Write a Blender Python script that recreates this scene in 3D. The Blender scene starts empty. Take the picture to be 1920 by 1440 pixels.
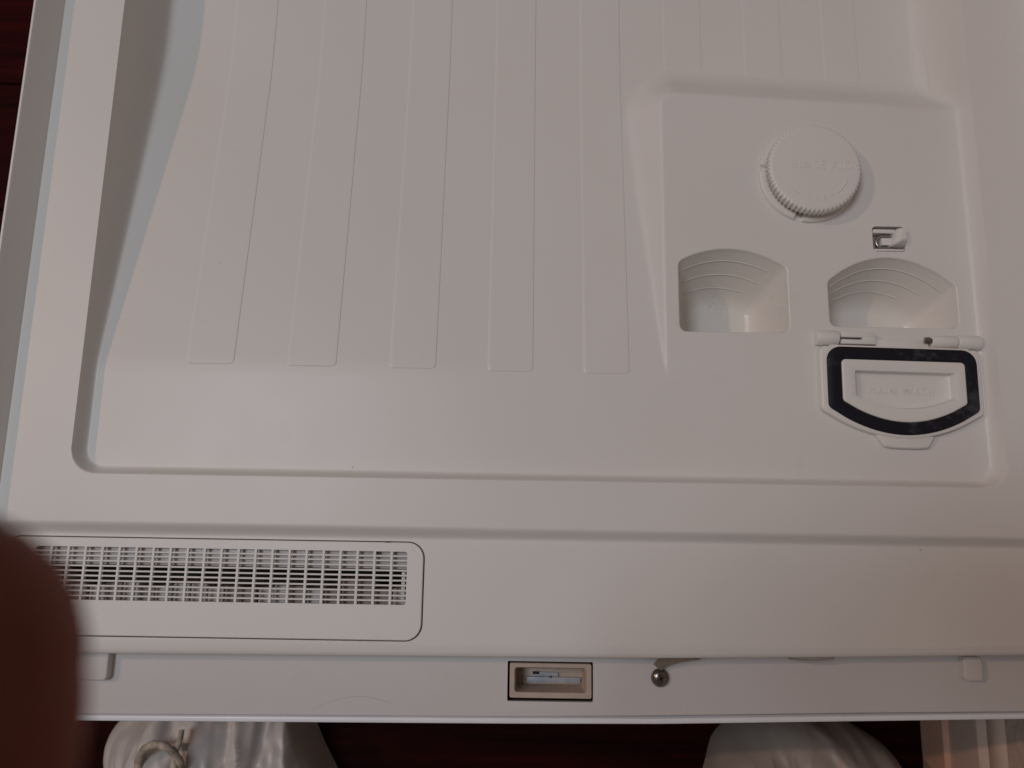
import bpy, bmesh, math, random
import numpy as np
from mathutils import Vector, Matrix

random.seed(7)
scene = bpy.context.scene
col = scene.collection
MM = 0.001

# ------------------------------------------------------------------ camera
cam_data = bpy.data.cameras.new("camera")
cam = bpy.data.objects.new("camera", cam_data)
col.objects.link(cam)
TILT, ROLL = math.radians(10), 0.0165
fwd = Vector((0, math.sin(TILT), -math.cos(TILT)))
rt = Vector((1, 0, 0))
up = Vector((0, math.cos(TILT), math.sin(TILT)))
c_, s_ = math.cos(ROLL), math.sin(ROLL)
R_ = rt * c_ + up * s_
U_ = up * c_ - rt * s_
CAMP = Vector((0, 0, 0.40))
cam.matrix_world = Matrix(((R_.x, U_.x, -fwd.x, CAMP.x), (R_.y, U_.y, -fwd.y, CAMP.y),
                           (R_.z, U_.z, -fwd.z, CAMP.z), (0, 0, 0, 1)))
cam_data.lens = 26.006
cam_data.sensor_width = 36
cam_data.clip_start = 0.005
cam_data.clip_end = 50
cam_data.dof.use_dof = True
cam_data.dof.focus_distance = 0.412
cam_data.dof.aperture_fstop = 10.0
scene.camera = cam

# ------------------------------------------------------------------ light
world = bpy.data.worlds.new("World")
scene.world = world
world.use_nodes = True
bg = world.node_tree.nodes["Background"]
bg.inputs[0].default_value = (1.0, 0.92, 0.86, 1)
bg.inputs[1].default_value = 0.115


def aim(o, target):
    d = Vector(target) - o.location
    o.rotation_euler = d.to_track_quat('-Z', 'Y').to_euler()


kl = bpy.data.lights.new("lamp_bulb", 'POINT')           # small warm lamp low on the left
kl.energy = 62.0
kl.color = (1.0, 0.58, 0.37)
kl.shadow_soft_size = 0.03
key = bpy.data.objects.new("lamp_bulb", kl)
col.objects.link(key)
key.location = (-2.5, 0.75, 2.35)

al = bpy.data.lights.new("ceiling_light", 'AREA')        # broad cool ceiling light
al.shape = 'DISK'
al.size = 0.62
al.energy = 12.8
al.color = (0.84, 0.90, 1.0)
area = bpy.data.objects.new("ceiling_light", al)
col.objects.link(area)
area.location = (-0.80, 0.23, 1.95)
aim(area, (0, 0.05, 0))

scene.view_settings.view_transform = 'Standard'
scene.view_settings.look = 'None'
scene.view_settings.exposure = 0.0
scene.view_settings.gamma = 1.0
scene.view_settings.use_curve_mapping = False


# ------------------------------------------------------------------ materials
def nodes(name):
    m = bpy.data.materials.new(name)
    m.use_nodes = True
    nt = m.node_tree
    return m, nt, nt.nodes["Principled BSDF"]


def plain(name, rgb, rough=0.45, spec=0.5, metal=0.0, var=0.0, scale=60, bump=0.0, bscale=800, coords='Object'):
    m, nt, b = nodes(name)
    b.inputs["Base Color"].default_value = (*rgb, 1)
    b.inputs["Roughness"].default_value = rough
    b.inputs["Metallic"].default_value = metal
    b.inputs["Specular IOR Level"].default_value = spec
    tc = nt.nodes.new("ShaderNodeTexCoord")
    if var > 0:
        n = nt.nodes.new("ShaderNodeTexNoise")
        n.inputs["Scale"].default_value = scale
        n.inputs["Detail"].default_value = 6
        nt.links.new(tc.outputs[coords], n.inputs["Vector"])
        r = nt.nodes.new("ShaderNodeMapRange")
        r.inputs["From Min"].default_value = 0.3
        r.inputs["From Max"].default_value = 0.7
        r.inputs["To Min"].default_value = 1 - var
        r.inputs["To Max"].default_value = 1 + var
        nt.links.new(n.outputs["Fac"], r.inputs["Value"])
        mx = nt.nodes.new("ShaderNodeMix")
        mx.data_type = 'RGBA'
        mx.blend_type = 'MULTIPLY'
        mx.inputs["Factor"].default_value = 1
        mx.inputs["A"].default_value = (*rgb, 1)
        nt.links.new(r.outputs["Result"], mx.inputs["B"])
        nt.links.new(mx.outputs["Result"], b.inputs["Base Color"])
    if bump > 0:
        n2 = nt.nodes.new("ShaderNodeTexNoise")
        n2.inputs["Scale"].default_value = bscale
        n2.inputs["Detail"].default_value = 3
        nt.links.new(tc.outputs[coords], n2.inputs["Vector"])
        bp = nt.nodes.new("ShaderNodeBump")
        bp.inputs["Strength"].default_value = bump
        bp.inputs["Distance"].default_value = 0.001
        nt.links.new(n2.outputs["Fac"], bp.inputs["Height"])
        nt.links.new(bp.outputs["Normal"], b.inputs["Normal"])
    return m


def plastic(name, rgb, rough=0.38, stain=None):
    """moulded off-white plastic: faint cloudiness, uneven gloss, sparse specks, optional stain spots"""
    m, nt, b = nodes(name)
    L = nt.links.new
    tc = nt.nodes.new("ShaderNodeTexCoord")

    def noise(scale, detail=4, rgh=0.5):
        n = nt.nodes.new("ShaderNodeTexNoise")
        n.inputs["Scale"].default_value = scale
        n.inputs["Detail"].default_value = detail
        n.inputs["Roughness"].default_value = rgh
        L(tc.outputs["Object"], n.inputs["Vector"])
        return n

    def rng(src, a, b_, c, d):
        r = nt.nodes.new("ShaderNodeMapRange")
        for k, v in zip(("From Min", "From Max", "To Min", "To Max"), (a, b_, c, d)):
            r.inputs[k].default_value = v
        L(src, r.inputs["Value"])
        return r.outputs["Result"]

    def mix(fac, A, B, mode='MIX'):
        x = nt.nodes.new("ShaderNodeMix")
        x.data_type = 'RGBA'
        x.blend_type = mode
        if isinstance(fac, float):
            x.inputs["Factor"].default_value = fac
        else:
            L(fac, x.inputs["Factor"])
        for v, k in ((A, "A"), (B, "B")):
            if isinstance(v, tuple):
                x.inputs[k].default_value = v
            else:
                L(v, x.inputs[k])
        return x.outputs["Result"]

    base = mix(rng(noise(9, 5).outputs["Fac"], 0.3, 0.7, 0, 1),
               (rgb[0] * 0.975, rgb[1] * 0.97, rgb[2] * 0.955, 1), (*rgb, 1))
    # sparse grey specks of dirt
    v = nt.nodes.new("ShaderNodeTexVoronoi")
    v.inputs["Scale"].default_value = 26
    L(tc.outputs["Object"], v.inputs["Vector"])
    speck = rng(v.outputs["Distance"], 0.010, 0.022, 1, 0)
    pick = rng(v.outputs["Color"], 0.62, 0.66, 0, 0.55)
    mul = nt.nodes.new("ShaderNodeMath")
    mul.operation = 'MULTIPLY'
    L(speck, mul.inputs[0])
    L(pick, mul.inputs[1])
    base = mix(mul.outputs[0], base, (0.22, 0.17, 0.13, 1))
    # faint yellowed scuffs
    sc = rng(noise(38, 8, 0.7).outputs["Fac"], 0.60, 0.75, 0, 0.16)
    base = mix(sc, base, (rgb[0] * 0.82, rgb[1] * 0.77, rgb[2] * 0.68, 1))
    for (px, py, pz, rad, amt, colr) in (stain or []):
        sub = nt.nodes.new("ShaderNodeVectorMath")
        sub.operation = 'DISTANCE'
        L(tc.outputs["Object"], sub.inputs[0])
        sub.inputs[1].default_value = (px * MM, py * MM, pz * MM)
        fall = rng(sub.outputs["Value"], rad * MM * 0.3, rad * MM, 1, 0)
        gr = rng(noise(420, 3).outputs["Fac"], 0.53, 0.66, 0, amt)
        mm_ = nt.nodes.new("ShaderNodeMath")
        mm_.operation = 'MULTIPLY'
        L(fall, mm_.inputs[0])
        L(gr, mm_.inputs[1])
        base = mix(mm_.outputs[0], base, (*colr, 1))
    L(base, b.inputs["Base Color"])
    L(rng(noise(16, 5).outputs["Fac"], 0.3, 0.7, rough - 0.02, rough + 0.025), b.inputs["Roughness"])
    b.inputs["Specular IOR Level"].default_value = 0.4
    bp = nt.nodes.new("ShaderNodeBump")
    bp.inputs["Strength"].default_value = 0.035
    bp.inputs["Distance"].default_value = 0.001
    L(noise(900, 2).outputs["Fac"], bp.inputs["Height"])
    L(bp.outputs["Normal"], b.inputs["Normal"])
    return m


M = {}
CREAM = (0.74, 0.715, 0.685)
M['panel'] = plastic("panel_plastic", CREAM, 0.405)
M['cup'] = plastic("cup_plastic", (0.75, 0.725, 0.685), 0.27,
                   stain=[(126, 129, -41, 8, 0.42, (0.28, 0.26, 0.20))])
M['fit'] = plastic("fitting_plastic", (0.76, 0.735, 0.70), 0.40)
M['vent'] = plastic("vent_plastic", (0.75, 0.735, 0.71), 0.42)
M['ledge'] = plastic("ledge_paint", (0.63, 0.60, 0.59), 0.48)
M['skin'] = plain("white_enamel", (0.80, 0.82, 0.86), 0.25, var=0.03, scale=30)
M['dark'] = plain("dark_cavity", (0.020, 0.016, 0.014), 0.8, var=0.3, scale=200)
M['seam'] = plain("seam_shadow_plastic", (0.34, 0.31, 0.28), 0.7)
M['inner'] = plain("duct_plastic", (0.62, 0.58, 0.555), 0.45, var=0.12, scale=90)
M['inner2'] = plain("duct_brown", (0.33, 0.27, 0.235), 0.55, var=0.2, scale=120)
M['tan'] = plain("tan_latch_plastic", (0.47, 0.375, 0.305), 0.5, var=0.08, scale=120, bump=0.05)
M['slide'] = plain("blue_grey_slide", (0.36, 0.38, 0.42), 0.4, var=0.15, scale=150)
M['wire'] = plain("spring_wire", (0.42, 0.42, 0.43), 0.32, metal=1.0)
M['foam'] = plain("brown_sealing_strip", (0.26, 0.205, 0.15), 0.8, var=0.15, scale=300)
M['hair'] = plain("dark_hair", (0.30, 0.26, 0.23), 0.5)


def rubber():
    m, nt, b = nodes("black_rubber")
    L = nt.links.new
    tc = nt.nodes.new("ShaderNodeTexCoord")
    n = nt.nodes.new("ShaderNodeTexNoise")
    n.inputs["Scale"].default_value = 170
    n.inputs["Detail"].default_value = 8
    n.inputs["Roughness"].default_value = 0.7
    L(tc.outputs["Object"], n.inputs["Vector"])
    n2 = nt.nodes.new("ShaderNodeTexNoise")
    n2.inputs["Scale"].default_value = 38
    n2.inputs["Detail"].default_value = 3
    L(tc.outputs["Object"], n2.inputs["Vector"])
    ad = nt.nodes.new("ShaderNodeMath")
    ad.operation = 'ADD'
    L(n.outputs["Fac"], ad.inputs[0])
    L(n2.outputs["Fac"], ad.inputs[1])
    r = nt.nodes.new("ShaderNodeMapRange")
    r.inputs["From Min"].default_value = 1.12
    r.inputs["From Max"].default_value = 1.42
    r.inputs["To Max"].default_value = 0.55
    L(ad.outputs[0], r.inputs["Value"])
    x = nt.nodes.new("ShaderNodeMix")
    x.data_type = 'RGBA'
    x.inputs["A"].default_value = (0.008, 0.008, 0.014, 1)
    x.inputs["B"].default_value = (0.12, 0.12, 0.14, 1)
    L(r.outputs["Result"], x.inputs["Factor"])
    L(x.outputs["Result"], b.inputs["Base Color"])
    b.inputs["Roughness"].default_value = 0.6
    b.inputs["Specular IOR Level"].default_value = 0.25
    return m


M['rubber'] = rubber()
M['screw'] = plain("dark_screw_steel", (0.26, 0.225, 0.21), 0.22, metal=1.0, var=0.3, scale=400)


def wood():
    m, nt, b = nodes("dark_red_laminate")
    L = nt.links.new
    tc = nt.nodes.new("ShaderNodeTexCoord")
    mp = nt.nodes.new("ShaderNodeMapping")
    mp.inputs["Scale"].default_value = (3, 45, 10)
    L(tc.outputs["Object"], mp.inputs["Vector"])
    n = nt.nodes.new("ShaderNodeTexNoise")
    n.inputs["Scale"].default_value = 2.2
    n.inputs["Detail"].default_value = 8
    n.inputs["Roughness"].default_value = 0.65
    L(mp.outputs["Vector"], n.inputs["Vector"])
    cr = nt.nodes.new("ShaderNodeValToRGB")
    cr.color_ramp.elements[0].position = 0.32
    cr.color_ramp.elements[0].color = (0.008, 0.0016, 0.0016, 1)
    cr.color_ramp.elements[1].position = 0.72
    cr.color_ramp.elements[1].color = (0.042, 0.0038, 0.0038, 1)
    L(n.outputs["Fac"], cr.inputs["Fac"])
    oi = nt.nodes.new("ShaderNodeObjectInfo")
    r = nt.nodes.new("ShaderNodeMapRange")
    r.inputs["To Min"].default_value = 0.55
    r.inputs["To Max"].default_value = 1.25
    L(oi.outputs["Random"], r.inputs["Value"])
    x = nt.nodes.new("ShaderNodeMix")
    x.data_type = 'RGBA'
    x.blend_type = 'MULTIPLY'
    x.inputs["Factor"].default_value = 1
    L(cr.outputs["Color"], x.inputs["A"])
    L(r.outputs["Result"], x.inputs["B"])
    L(x.outputs["Result"], b.inputs["Base Color"])
    b.inputs["Roughness"].default_value = 0.5
    b.inputs["Specular IOR Level"].default_value = 0.04
    return m


M['wood'] = wood()
M['joint'] = plain("floor_base_black", (0.006, 0.003, 0.003), 0.8)
M['plaster'] = plain("rough_plaster", (0.54, 0.41, 0.33), 0.85, var=0.10, scale=60, bump=0.9, bscale=170)
M['skirt'] = plain("skirting_paint", (0.60, 0.36, 0.26), 0.4, var=0.08, scale=40)
M['skirt2'] = plain("skirting_cream_paint", (0.56, 0.41, 0.33), 0.4, var=0.08, scale=40)


def bagmat(name, rgb):
    m, nt, b = nodes(name)
    L = nt.links.new
    tc = nt.nodes.new("ShaderNodeTexCoord")
    n = nt.nodes.new("ShaderNodeTexNoise")
    n.inputs["Scale"].default_value = 28
    n.inputs["Detail"].default_value = 5
    L(tc.outputs["Object"], n.inputs["Vector"])
    x = nt.nodes.new("ShaderNodeMix")
    x.data_type = 'RGBA'
    x.inputs["A"].default_value = (*rgb, 1)
    x.inputs["B"].default_value = (rgb[0] * 0.72, rgb[1] * 0.68, rgb[2] * 0.64, 1)
    L(n.outputs["Fac"], x.inputs["Factor"])
    L(x.outputs["Result"], b.inputs["Base Color"])
    b.inputs["Roughness"].default_value = 0.42
    b.inputs["Transmission Weight"].default_value = 0.0
    n2 = nt.nodes.new("ShaderNodeTexNoise")
    n2.inputs["Scale"].default_value = 70
    n2.inputs["Detail"].default_value = 4
    L(tc.outputs["Object"], n2.inputs["Vector"])
    bp = nt.nodes.new("ShaderNodeBump")
    bp.inputs["Strength"].default_value = 0.12
    bp.inputs["Distance"].default_value = 0.002
    L(n2.outputs["Fac"], bp.inputs["Height"])
    L(bp.outputs["Normal"], b.inputs["Normal"])
    tr = nt.nodes.new("ShaderNodeBsdfTranslucent")
    L(x.outputs["Result"], tr.inputs["Color"])
    ms = nt.nodes.new("ShaderNodeMixShader")
    ms.inputs[0].default_value = 0.12
    out = nt.nodes["Material Output"]
    L(b.outputs[0], ms.inputs[1])
    L(tr.outputs[0], ms.inputs[2])
    L(ms.outputs[0], out.inputs["Surface"])
    return m


M['bag'] = bagmat("white_bag_film", (0.74, 0.70, 0.68))
M['bag2'] = bagmat("shaded_bag_film", (0.44, 0.375, 0.33))  # white film too; the photographer's shadow is put into this darker colour
M['rope'] = plain("dirty_bag_handle", (0.40, 0.33, 0.26), 0.7, var=0.55, scale=140)


def skinmat():
    m, nt, b = nodes("skin")
    L = nt.links.new
    tc = nt.nodes.new("ShaderNodeTexCoord")
    n = nt.nodes.new("ShaderNodeTexNoise")
    n.inputs["Scale"].default_value = 220
    n.inputs["Detail"].default_value = 4
    L(tc.outputs["Object"], n.inputs["Vector"])
    x = nt.nodes.new("ShaderNodeMix")
    x.data_type = 'RGBA'
    x.inputs["A"].default_value = (0.185, 0.055, 0.038, 1)
    x.inputs["B"].default_value = (0.225, 0.075, 0.052, 1)
    L(n.outputs["Fac"], x.inputs["Factor"])
    L(x.outputs["Result"], b.inputs["Base Color"])
    b.inputs["Roughness"].default_value = 0.6
    b.inputs["Specular IOR Level"].default_value = 0.12
    b.inputs["Subsurface Weight"].default_value = 0.25
    b.inputs["Subsurface Radius"].default_value = (0.006, 0.002, 0.001)
    b.inputs["Subsurface Scale"].default_value = 1.0
    return m


M['skinp'] = skinmat()
M['nail'] = plain("nail", (0.48, 0.27, 0.21), 0.35)


# ------------------------------------------------------------------ mesh helpers (all coordinates in mm)
def empty(name, loc=(0, 0, 0), label=None, cat=None, group=None):
    o = bpy.data.objects.new(name, None)
    o.location = loc
    o.empty_display_size = 0.05
    col.objects.link(o)
    if label:
        o['label'] = label
    if cat:
        o['category'] = cat
    if group:
        o['group'] = group
    return o


def link(me, name, mat, parent=None, sharp=35):
    me.materials.append(mat)
    me.validate()
    if sharp is not None:
        me.shade_smooth()
        me.set_sharp_from_angle(angle=math.radians(sharp))
    o = bpy.data.objects.new(name, me)
    col.objects.link(o)
    if parent:
        o.parent = parent
    return o


def mesh(name, verts, faces, mat, parent=None, sharp=35, fix=True):
    me = bpy.data.meshes.new(name)
    me.from_pydata([(v[0] * MM, v[1] * MM, v[2] * MM) for v in verts], [], faces)
    if fix:
        bm = bmesh.new()
        bm.from_mesh(me)
        bmesh.ops.recalc_face_normals(bm, faces=bm.faces)
        bm.to_mesh(me)
        bm.free()
    return link(me, name, mat, parent, sharp)


def from_bm(name, bm, mat, parent=None, sharp=35):
    me = bpy.data.meshes.new(name)
    bmesh.ops.scale(bm, vec=(MM, MM, MM), verts=bm.verts)
    bmesh.ops.recalc_face_normals(bm, faces=bm.faces)
    bm.to_mesh(me)
    bm.free()
    return link(me, name, mat, parent, sharp)


def bm_box(bm, x0, x1, y0, y1, z0, z1, bevel=0.0, seg=2):
    vs = [bm.verts.new(p) for p in ((x0, y0, z0), (x1, y0, z0), (x1, y1, z0), (x0, y1, z0),
                                    (x0, y0, z1), (x1, y0, z1), (x1, y1, z1), (x0, y1, z1))]
    fs = [bm.faces.new([vs[i] for i in f]) for f in
          ((3, 2, 1, 0), (4, 5, 6, 7), (0, 1, 5, 4), (1, 2, 6, 5), (2, 3, 7, 6), (3, 0, 4, 7))]
    if bevel:
        ed = set()
        for f in fs:
            ed.update(f.edges)
        bmesh.ops.bevel(bm, geom=list(ed), offset=bevel, segments=seg, profile=0.5, affect='EDGES')


def box(name, x0, x1, y0, y1, z0, z1, mat, parent=None, bevel=0.0, seg=2):
    bm = bmesh.new()
    bm_box(bm, x0, x1, y0, y1, z0, z1, bevel, seg)
    return from_bm(name, bm, mat, parent)


def loft(rings, closed=True, cap0=False, cap1=False):
    n = len(rings[0])
    V = [p for r in rings for p in r]
    Fc = []
    for k in range(len(rings) - 1):
        for i in range(n if closed else n - 1):
            j = (i + 1) % n
            Fc.append((k * n + i, k * n + j, (k + 1) * n + j, (k + 1) * n + i))
    if cap0:
        Fc.append(tuple(range(n))[::-1])
    if cap1:
        b = (len(rings) - 1) * n
        Fc.append(tuple(b + i for i in range(n)))
    return V, Fc


def round_poly(pts, radii, seg=6):
    """closed 2-D polygon with filleted corners; radius 0 keeps the point"""
    out = []
    n = len(pts)
    for i in range(n):
        p = np.array(pts[i], float)
        r = radii[i]
        if r <= 0:
            out.append((p[0], p[1]))
            continue
        a = np.array(pts[i - 1], float) - p
        b = np.array(pts[(i + 1) % n], float) - p
        a /= np.linalg.norm(a)
        b /= np.linalg.norm(b)
        ang = math.acos(max(-1, min(1, a @ b)))
        t = r / math.tan(ang / 2)
        c = p + (a + b) / np.linalg.norm(a + b) * r / math.sin(ang / 2)
        s, e = p + a * t - c, p + b * t - c
        a0 = math.atan2(s[1], s[0])
        a1 = math.atan2(e[1], e[0])
        d = (a1 - a0 + math.pi) % (2 * math.pi) - math.pi
        for k in range(seg + 1):
            q = a0 + d * k / seg
            out.append((c[0] + r * math.cos(q), c[1] + r * math.sin(q)))
    return out


def rect_pts(x0, x1, y0, y1, r, seg=6):
    return round_poly([(x0, y0), (x1, y0), (x1, y1), (x0, y1)], [r] * 4, seg)


def inset(poly, d):
    P = np.array(poly)
    nx = np.roll(P, -1, 0) - P
    pv = P - np.roll(P, 1, 0)
    ln = lambda v: v / np.maximum(np.linalg.norm(v, axis=1, keepdims=True), 1e-9)
    nx, pv = ln(nx), ln(pv)
    nrm = np.stack([-(nx + pv)[:, 1], (nx + pv)[:, 0]], 1)
    nrm = ln(nrm)
    area2 = np.sum(P[:, 0] * np.roll(P[:, 1], -1) - np.roll(P[:, 0], -1) * P[:, 1])
    if area2 < 0:
        nrm = -nrm
    cosv = np.clip(np.sum(nrm * np.stack([-nx[:, 1], nx[:, 0]], 1), 1), 0.3, 1) if area2 > 0 else \
        np.clip(-np.sum(nrm * np.stack([-nx[:, 1], nx[:, 0]], 1), 1), 0.3, 1)
    return [tuple(v) for v in P + nrm * (d / cosv[:, None])]


def ring(poly, z):
    return [(p[0], p[1], z) for p in poly]


def fill(loops, z, name, mat, parent, drop=None):
    """flat sheet with holes; loops[0] outer, the rest holes; drop = list of depths for a skirt along each loop"""
    bm = bmesh.new()
    allv = []
    for lp in loops:
        vs = [bm.verts.new((p[0], p[1], z)) for p in lp]
        for i in range(len(vs)):
            bm.edges.new((vs[i], vs[(i + 1) % len(vs)]))
        allv.append(vs)
    bmesh.ops.triangle_fill(bm, use_beauty=True, use_dissolve=False, edges=bm.edges[:])
    for f in bm.faces:
        if f.normal.z < 0:
            f.normal_flip()
    if drop:
        for vs, d in zip(allv, drop):
            if not d:
                continue
            lo = [bm.verts.new((v.co.x, v.co.y, z - d)) for v in vs]
            for i in range(len(vs)):
                j = (i + 1) % len(vs)
                bm.faces.new((vs[i], vs[j], lo[j], lo[i]))
    return from_bm(name, bm, mat, parent)


def tube(path, r, seg=8, caps=True, flat=None):
    P = [Vector(p) for p in path]
    rings = []
    n = len(P)
    for i, p in enumerate(P):
        t = (P[min(i + 1, n - 1)] - P[max(i - 1, 0)]).normalized()
        ref = Vector((0, 0, 1)) if abs(t.z) < 0.9 else Vector((1, 0, 0))
        a = t.cross(ref).normalized()
        b = a.cross(t).normalized()
        rr = r[i] if isinstance(r, (list, tuple)) else r
        rings.append([tuple(p + a * rr * math.cos(2 * math.pi * k / seg) + b * rr * (flat or 1) * math.sin(2 * math.pi * k / seg))
                      for k in range(seg)])
    return loft(rings, True, caps, caps)


def slab(name, outline, z0, z1, mat, parent, bev=0.6, seg=3, under=True):
    """solid plate from an outline with a rounded upper edge"""
    rs = [ring(outline, z0), ring(outline, z1 - bev)]
    for k in range(1, seg + 1):
        q = k / seg * math.pi / 2
        rs.append(ring(inset(outline, bev * (1 - math.cos(q))), z1 - bev + bev * math.sin(q)))
    V, Fc = loft(rs, True, under, True)
    return mesh(name, V, Fc, mat, parent)


# ================================================================== setting
ZF = -250.0
floor = box("floor", -1100, 1000, -900, 1200, ZF - 30, ZF - 6, M['joint'])
floor['kind'] = 'structure'
floor['label'] = "dark red-brown laminate floor below the open door"
pl_me = None
for iy in range(16):
    y0 = -880 + iy * 128
    for ix in range(2):
        off = (iy * 311) % 700
        x0 = -1690 - off * 0.3 + ix * 1130
        if ix == 1 and x0 + 400 > 420 and False:
            continue
        if pl_me is None:
            pk = box("plank", 0, 1127, 0, 126.4, ZF - 5.5, ZF, M['wood'], floor, 0.8, 1)
            pl_me = pk.data
        else:
            pk = bpy.data.objects.new("plank", pl_me)
            col.objects.link(pk)
            pk.parent = floor
        pk.location = (x0 * MM, y0 * MM, 0)

# wall on the right with its moulded skirting board
wall = empty("wall", (0.352, 0, ZF * MM))
wall['kind'] = 'structure'
wall['label'] = "rough beige plaster wall beside the door"


def extrude_y(name, prof, y0, y1, mat, parent, sharp=30):
    V, Fc = loft([[(x, y0, z) for x, z in prof], [(x, y1, z) for x, z in prof]], True, True, True)
    o = mesh(name, V, Fc, mat, parent, sharp)
    o.matrix_parent_inverse = Matrix.Translation(parent.location).inverted()
    return o


extrude_y("plaster_face", [(353, ZF), (420, ZF), (420, 420), (353, 420)], -800, 560, M['plaster'], wall)
extrude_y("skirting_board", [(341.5, ZF + 1), (352.5, ZF + 1), (352.5, ZF + 36), (343.5, ZF + 36), (341.5, ZF + 33)],
          -800, 560, M['skirt'], wall)
cap_prof = [(344.6, ZF + 36.5), (352.5, ZF + 36.5), (352.5, ZF + 94)]
cap_prof += [(352.4 - 4.5 * math.sin(q), ZF + 84 + 9 * math.cos(q)) for q in (0.3, 0.7, 1.1, 1.4, 1.8, 2.2, 2.6)]
cap_prof += [(347.0, ZF + 74), (345.2, ZF + 72), (344.6, ZF + 68)]
extrude_y("skirting_moulding", cap_prof, -800, 560, M['skirt2'], wall)


# ------------------------------------------------------------------ bags on the floor
def bag(name, label, cx, cy, rx, ry, h, mat, seed, amp, freq):
    from mathutils import noise as nz
    root = empty(name, (cx * MM, cy * MM, ZF * MM), label, "bag", "plastic bags on the floor")
    nu, nv = 260, 64
    V = []
    for j in range(nv):
        t = j / (nv - 1)
        for i in range(nu):
            a = 2 * math.pi * i / nu
            ca, sa = math.cos(a), math.sin(a)
            rad = math.cos(t * math.pi / 2 * 0.98) ** 0.6
            x, y = rx * rad * ca, ry * rad * sa
            # long soft folds of the film, running roughly front to back
            u = Vector((x / freq + seed + 0.25 * y / 60, y / 130 - seed, 0.3))
            u = u + 0.45 * nz.noise_vector(u * 0.5)
            f = 0.8 * nz.noise(u * 0.55) + 0.75 * (0.28 - abs(nz.noise(u * 1.0))) + 0.22 * (0.25 - abs(nz.noise(u * 2.4)))
            out_ = 1 + 0.20 * nz.noise(Vector((ca * 1.6 + seed, sa * 1.6, t)))
            f += 0.10 * (0.3 - abs(nz.noise(Vector((x / 17 + seed, y / 26, 1.7))))) + 0.05 * nz.noise(Vector((x / 7, y / 9, seed)))
            zz = h * math.sin(t * math.pi / 2) ** 0.9 + amp * 60 * f * min(1, 3 * t)
            V.append((x * out_, y * out_, max(zz, 0.2)))
    Fc = [(j * nu + i, j * nu + (i + 1) % nu, (j + 1) * nu + (i + 1) % nu, (j + 1) * nu + i)
          for j in range(nv - 1) for i in range(nu)]
    Fc.append(tuple((nv - 1) * nu + i for i in range(nu)))
    Fc.append(tuple(range(nu))[::-1])
    mesh("bag_film", V, Fc, mat, root, 60)
    return root


b1 = bag("plastic_bag", "crumpled white plastic bag with dirty cord handle, left of two on the floor",
         -226, -212, 90, 88, 84, M['bag'], 8.1, 0.66, 29.0)
hp = []
for k in range(25):
    q = math.pi * (1.06 - 1.12 * k / 24)
    hp.append((-241 + 15 * math.cos(q) + 228, -178 + 19 * math.sin(q) + 212, 99 + 9 * math.sin(q)))
V, Fc = tube(hp, [2.7 + 0.25 * math.sin(k * 1.9) for k in range(25)], 10)
mesh("cord_handle", V, Fc, M['rope'], b1, 60)
V, Fc = tube([(-229 + 1.2 * math.sin(k * 0.7) + 228, -192 + k * 3.4 + 212, 101 + 3 * math.sin(k * 0.28)) for k in range(13)],
             [3.1 - 0.1 * k for k in range(13)], 10)
mesh("cord_handle", V, Fc, M['rope'], b1, 60)
bag("plastic_bag", "dim creased plastic bag on the floor beside the skirting board, right of two",
    234, -232, 80, 92, 92, M['bag2'], 5.2, 0.42, 34.0)

# ================================================================== dishwasher door
door = empty("dishwasher_door", (0, 0, 0),
             "off-white dishwasher door lying open with ribbed basin, detergent dispenser and vent", "dishwasher door")


def smin(a, b, k):
    h = np.maximum(k - np.abs(a - b), 0) / k
    return np.minimum(a, b) - h * h * k * 0.25


def smax(a, b, k):
    return -smin(-a, -b, k)


BX0, BX1, BY0 = -237.3, 268.6, 18.3
YB = 480.0            # hinge end of the basin, out of the picture
ZV = -5.5             # level of the vent strip
ZP = -9.0             # dispenser level


def ramp(y):
    t = (y - 80.0) / (286.0 - 80.0)
    z = -9 - 25 * t
    return smax(smin(z, -9.0 + 0 * y, 0.8), -34.0 + 0 * y, 3.0)


def plateau(x, y):
    yb = 252.6 - (x - 94) * 0.0455
    rc = 9.0
    dx = 86.5 - x
    dy = y - yb
    # rounded outer distance of the quarter-plane
    ax, ay = dx + rc, dy + rc
    e = np.where((ax > 0) & (ay > 0), np.hypot(np.maximum(ax, 0), np.maximum(ay, 0)) - rc,
                 np.maximum(dx, dy))
    wx = np.clip(np.where((ax > 0) & (ay > 0), ax / np.maximum(np.hypot(ax, ay), 1e-6), (dx > dy) * 1.0), 0, 1)
    sl = 1.45 * wx + 1.0 * (1 - wx)
    return smin(ZP + 0 * x, ZP - e * sl, 1.6)


def floor_z(x, y):
    r = ramp(y)
    k = 0.02 + 7.0 * np.clip((-9.0 - r) / 14.0, 0, 1)
    return smax(r, plateau(x, y), k)


LIPX = [-320, -210, -87, 80, 181, 271, 330]
LIPO = [-0.6, 0.0, 0.8, 2.1, 4.3, 6.7, 8.4]


def lip_off(x):
    return np.interp(x, LIPX, LIPO)


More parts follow.
